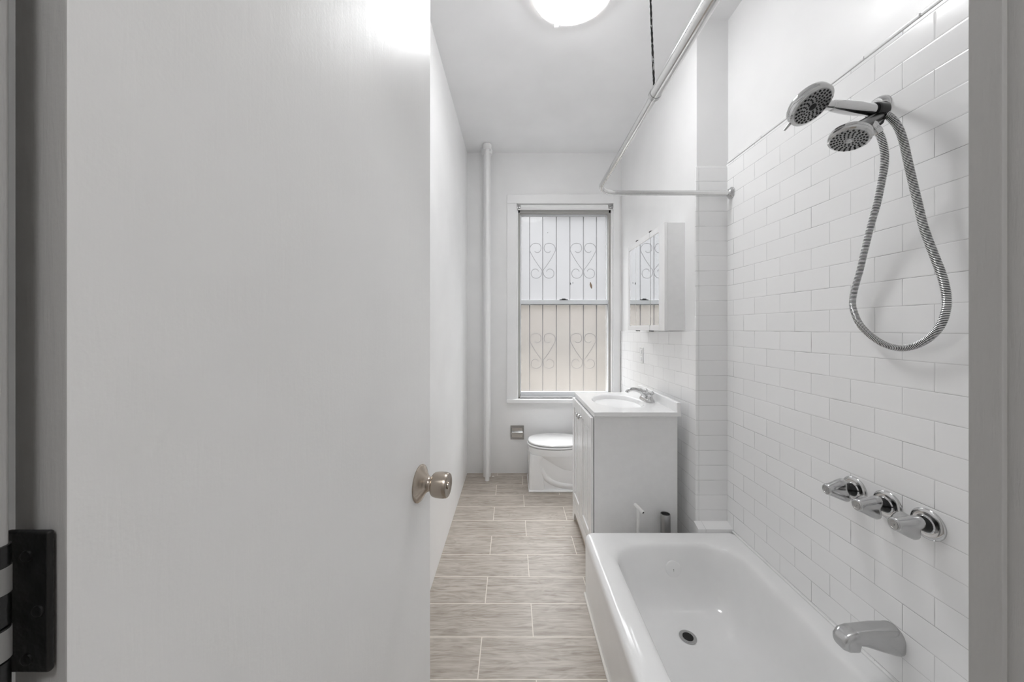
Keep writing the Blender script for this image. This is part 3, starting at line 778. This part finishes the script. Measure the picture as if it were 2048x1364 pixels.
cp = catmull(pth, .006); n_ = len(cp)
def rad(k):
    t_ = k / (n_ - 1)
    return .0125 + .0055 * math.sin(min(1, max(0, (t_ - .12) / .6)) * PI * .75) - (.002 if .14 < t_ < .17 else 0)
tube(bm, cp, [rad(k) for k in range(n_)], 28)
obj('handle', bm, M['chrome'], hs)
# ribbed hose
def hp(px, py, X): 
    Y = X * F / (px - 1024.); return Vector((X, Y, EYE + (656 - py) * Y / F))
hose = [CR + hdir * .026, hp(1784, 238, 1.040), hp(1796, 254, 1.045), hp(1806, 280, 1.050), hp(1813, 310, 1.055), hp(1822, 350, 1.060), hp(1834, 400, 1.066), hp(1846, 450, 1.070),
        hp(1859, 487, 1.073), hp(1872, 520, 1.075), hp(1885, 555, 1.077), hp(1893, 594, 1.079), hp(1891, 624, 1.080), hp(1879, 654, 1.082), hp(1857, 677, 1.084), hp(1830, 691.5, 1.085), hp(1802, 696.5, 1.086),
        hp(1772, 690, 1.086), hp(1745, 674, 1.085), hp(1722, 652, 1.084), hp(1710, 629, 1.083), hp(1705, 607, 1.082), hp(1709, 579, 1.080), hp(1720, 540, 1.076), hp(1727, 510, 1.072), hp(1738, 465, 1.065),
        hp(1747, 432, 1.058), hp(1754, 408, 1.050), hp(1763, 364, 1.036), hp(1769, 327, 1.022), hp(1768, 299, 1.008), hp(1761, 273, .995), hp(1753, 261, .985)]
cp = catmull(hose, .004); 
# resample evenly
out = [cp[0]]; acc = 0; st = .00215
for a_, b_ in zip(cp, cp[1:]):
    L = (b_ - a_).length
    while acc + L >= st:
        t_ = (st - acc) / L; a_ = a_.lerp(b_, t_); out.append(a_.copy()); L = (b_ - a_).length; acc = 0
    acc += L
bm = nb()
tube(bm, out, [.0090 if (k // 1) % 2 == 0 else .0082 for k in range(len(out))], 14, matfn=lambda i: 0)
for f in bm.faces: pass
bm.free(); bm = nb()
# two rings per half pitch: a bright band and a sunken dark band
pts2, rd, mats_ = [], [], []
for k in range(0, len(out) - 2, 2):
    p, q, r = out[k], out[k + 1], out[k + 2]
    pts2 += [p, p.lerp(q, .5), q, q.lerp(r, .06), q.lerp(r, .94)]; rd += [.0086, .0093, .0087, .0078, .0078]; mats_ += [0, 0, 1, 1, 1]
tube(bm, pts2, rd, 14, matfn=lambda i: mats_[i])
obj('hose', bm, [M['hosering'], M['black']], hs, 'ribbed metal hose')
bm = nb(); e0 = out[-1]; ed = (out[-8] - e0).normalized()
lathe(bm, [(-.026, .0085), (-.022, .0105), (-.010, .0105), (-.009, .0095), (-.007, .0095), (-.006, .0112), (.004, .0112), (.008, .0100)], e0, ed, 20)
obj('hose_nut', bm, M['chrome'], hs)

# ------------------------------------------------------------------ curtain rod
RZ = 2.024
cr_ = empty('shower_curtain_rod', 'L-shaped chrome shower curtain rod hung above the tub', 'curtain rod', (.43, 1.0, RZ))
bm = nb()
RX, RY, rb = .434, 1.786, .105
pts = [(XT - .004, RY, RZ)] + [(RX + rb + (XT - RX - rb) * (1 - k / 6), RY, RZ) for k in range(1, 6)]
for k in range(13):
    a = PI / 2 + (PI / 2) * k / 12; pts.append((RX + rb + rb * math.cos(a), RY - rb + rb * math.sin(a), RZ))
pts += [(RX - .001, 1.4, RZ + .005), (RX - .004, 1.02, RZ + .014)]
tube(bm, pts, .0128, 20); obj('rod', bm, M['rodchrome'], cr_)
bm = nb(); tube(bm, [(RX - .0045, 1.05, RZ + .013), (RX - .006, .7, RZ + .016), (RX - .008, YF + .003, RZ + .02)], .0170, 20); obj('outer_tube', bm, M['rodchrome'], cr_)
bm = nb(); lathe(bm, [(0, .0180), (.014, .0180)], (RX - .0045, 1.058, RZ + .013), (0, -1, 0), 24); obj('coupling', bm, M['chrome_dull'], cr_)
bm = nb(); lathe(bm, [(0, .029), (.004, .029), (.008, .025), (.014, .021), (.018, .017), (.020, .0132)], (XT - .0005, RY, RZ), (-1, 0, 0), 32)
fl = obj('wall_flange', bm, M['chrome'], cr_)
bm = nb(); lathe(bm, [(0, .029), (.004, .029), (.012, .020), (.016, .0145)], (RX - .008, YF + .001, RZ + .02), (0, 1, 0), 32); obj('wall_flange', bm, M['chrome'], cr_)
bm = nb()
tp, bt = Vector((.391, 1.055, H - .003)), Vector((RX - .0075, 1.05, RZ + .028))
nn = 90; pl_ = [bt.lerp(tp, k / nn) for k in range(nn + 1)]
tube(bm, pl_, [.0026 + .0009 * (k % 2) for k in range(nn + 1)], 10)
obj('hanger', bm, M['speck'], cr_, 'black speckled hanger to the ceiling')
bm = nb(); box(bm, RX - .012, RX - .003, 1.045, 1.057, RZ + .022, RZ + .038, .002); obj('hanger_clip', bm, M['chrome_dull'], cr_)

# ------------------------------------------------------------------ loose bits beside the vanity
Yt = 1.83
def at(px, py, Y): return Vector(((px - 1024) / F * Y, Y, EYE + (656 - py) / F * Y))
e = empty('t_shaped_pipe', 'white plastic T-shaped pipe standing between the tub and vanity side', 'pipe', (at(1277, 0, Yt).x, Yt, 0))
x_ = at(1277, 0, Yt).x; zt = at(0, 1018, Yt).z
bm = nb(); tube(bm, [(x_, Yt + .008, 0), (x_, Yt + .002, zt)], .0085, 16); obj('upright', bm, M['pvc'], e)
bm = nb(); a_, b_ = at(1270, 1009, 1.862), at(1287, 1026, 1.80); dd = (b_ - a_)
lathe(bm, [(0, .0095), (dd.length, .0095), (dd.length, .0065), (dd.length - .02, .006)], a_, dd, 20); cb = obj('crossbar', bm, M['pvc'], e)
bm = nb(); lathe(bm, [(0, .0062), (.001, .0062)], b_ - dd.normalized() * .004, dd, 16); obj('open_end', bm, M['black'], cb)
xm = at(1333, 0, 1.845).x; zm = at(0, 1030, 1.845).z
e = empty('metal_tube', 'grey metal tube with open dark top beside the vanity', 'tube', (xm, 1.845, 0))
bm = nb(); lathe(bm, [(0, .026), (zm, .0245), (zm, .0225), (zm - .05, .0225)], (xm, 1.845, 0), (0, .04, 1), 32); obj('tube_wall', bm, M['steel'], e)
bm = nb(); lathe(bm, [(0, .0222), (.002, .0222)], (xm, 1.845 + .04 * (zm - .012), zm - .012), (0, .04, 1), 28); obj('dark_inside', bm, M['black'], e)
# pipe stub and shut-off valve in the gap behind the vanity
# paint flakes on the floor
for i, (px, py, s, lab) in enumerate(((986, 953, .013, 'pinkish white paint flake on the floor beside the heating pipes'), (1128, 1055, .006, 'tiny white paint flake on the floor in front of the vanity'))):
    Y = EYE * F / (py - 656); X = (px - 1024) / F * Y
    bm = nb(); vs = [bm.verts.new((X + s * random.uniform(.7, 1.3) * math.cos(a), Y + s * .8 * math.sin(a), .0005)) for a in (0, 1.1, 2.2, 3.3, 4.5, 5.4)]
    f = bm.faces.new(vs); ex = bmesh.ops.extrude_face_region(bm, geom=[f])
    bmesh.ops.translate(bm, verts=[v for v in ex['geom'] if isinstance(v, bmesh.types.BMVert)], vec=(0, 0, .002))
    obj('paint_flake', bm, M['caulk'], None, lab, 'flake', origin=(X, Y, 0))

# ------------------------------------------------------------------ world and camera
w = bpy.data.worlds.new('sky'); bpy.context.scene.world = w; w.use_nodes = True
nt = w.node_tree; bg = nt.nodes['Background']
tcn = N(nt, 'ShaderNodeTexCoord'); sx = N(nt, 'ShaderNodeSeparateXYZ'); nt.links.new(tcn.outputs['Generated'], sx.inputs[0])
r = ramp(nt, sx.outputs['Z'], [(.0, (.60, .60, .61)), (.33, (.70, .70, .715)), (.48, (10, 10.05, 10.2)), (.8, (18.0, 18.1, 18.3))]); nt.links.new(r.outputs[0], bg.inputs[0])
bg.inputs[1].default_value = 1.4
cam = bpy.data.cameras.new('camera'); co = bpy.data.objects.new('camera', cam); C.objects.link(co)
co.location = (0, 0, EYE); co.rotation_euler = (PI / 2, 0, 0)
cam.sensor_width = 36; cam.lens = 36 * F / 2048; cam.shift_y = -26 / 2048; cam.clip_start = .01
sc = bpy.context.scene; sc.camera = co
sc.view_settings.view_transform = 'Standard'; sc.view_settings.look = 'None'
sc.view_settings.gamma = 1; sc.view_settings.use_curve_mapping = False
sc.view_settings.exposure = .53
sc.cycles.max_bounces = 16; sc.cycles.diffuse_bounces = 12; sc.cycles.glossy_bounces = 6; sc.cycles.transparent_max_bounces = 12
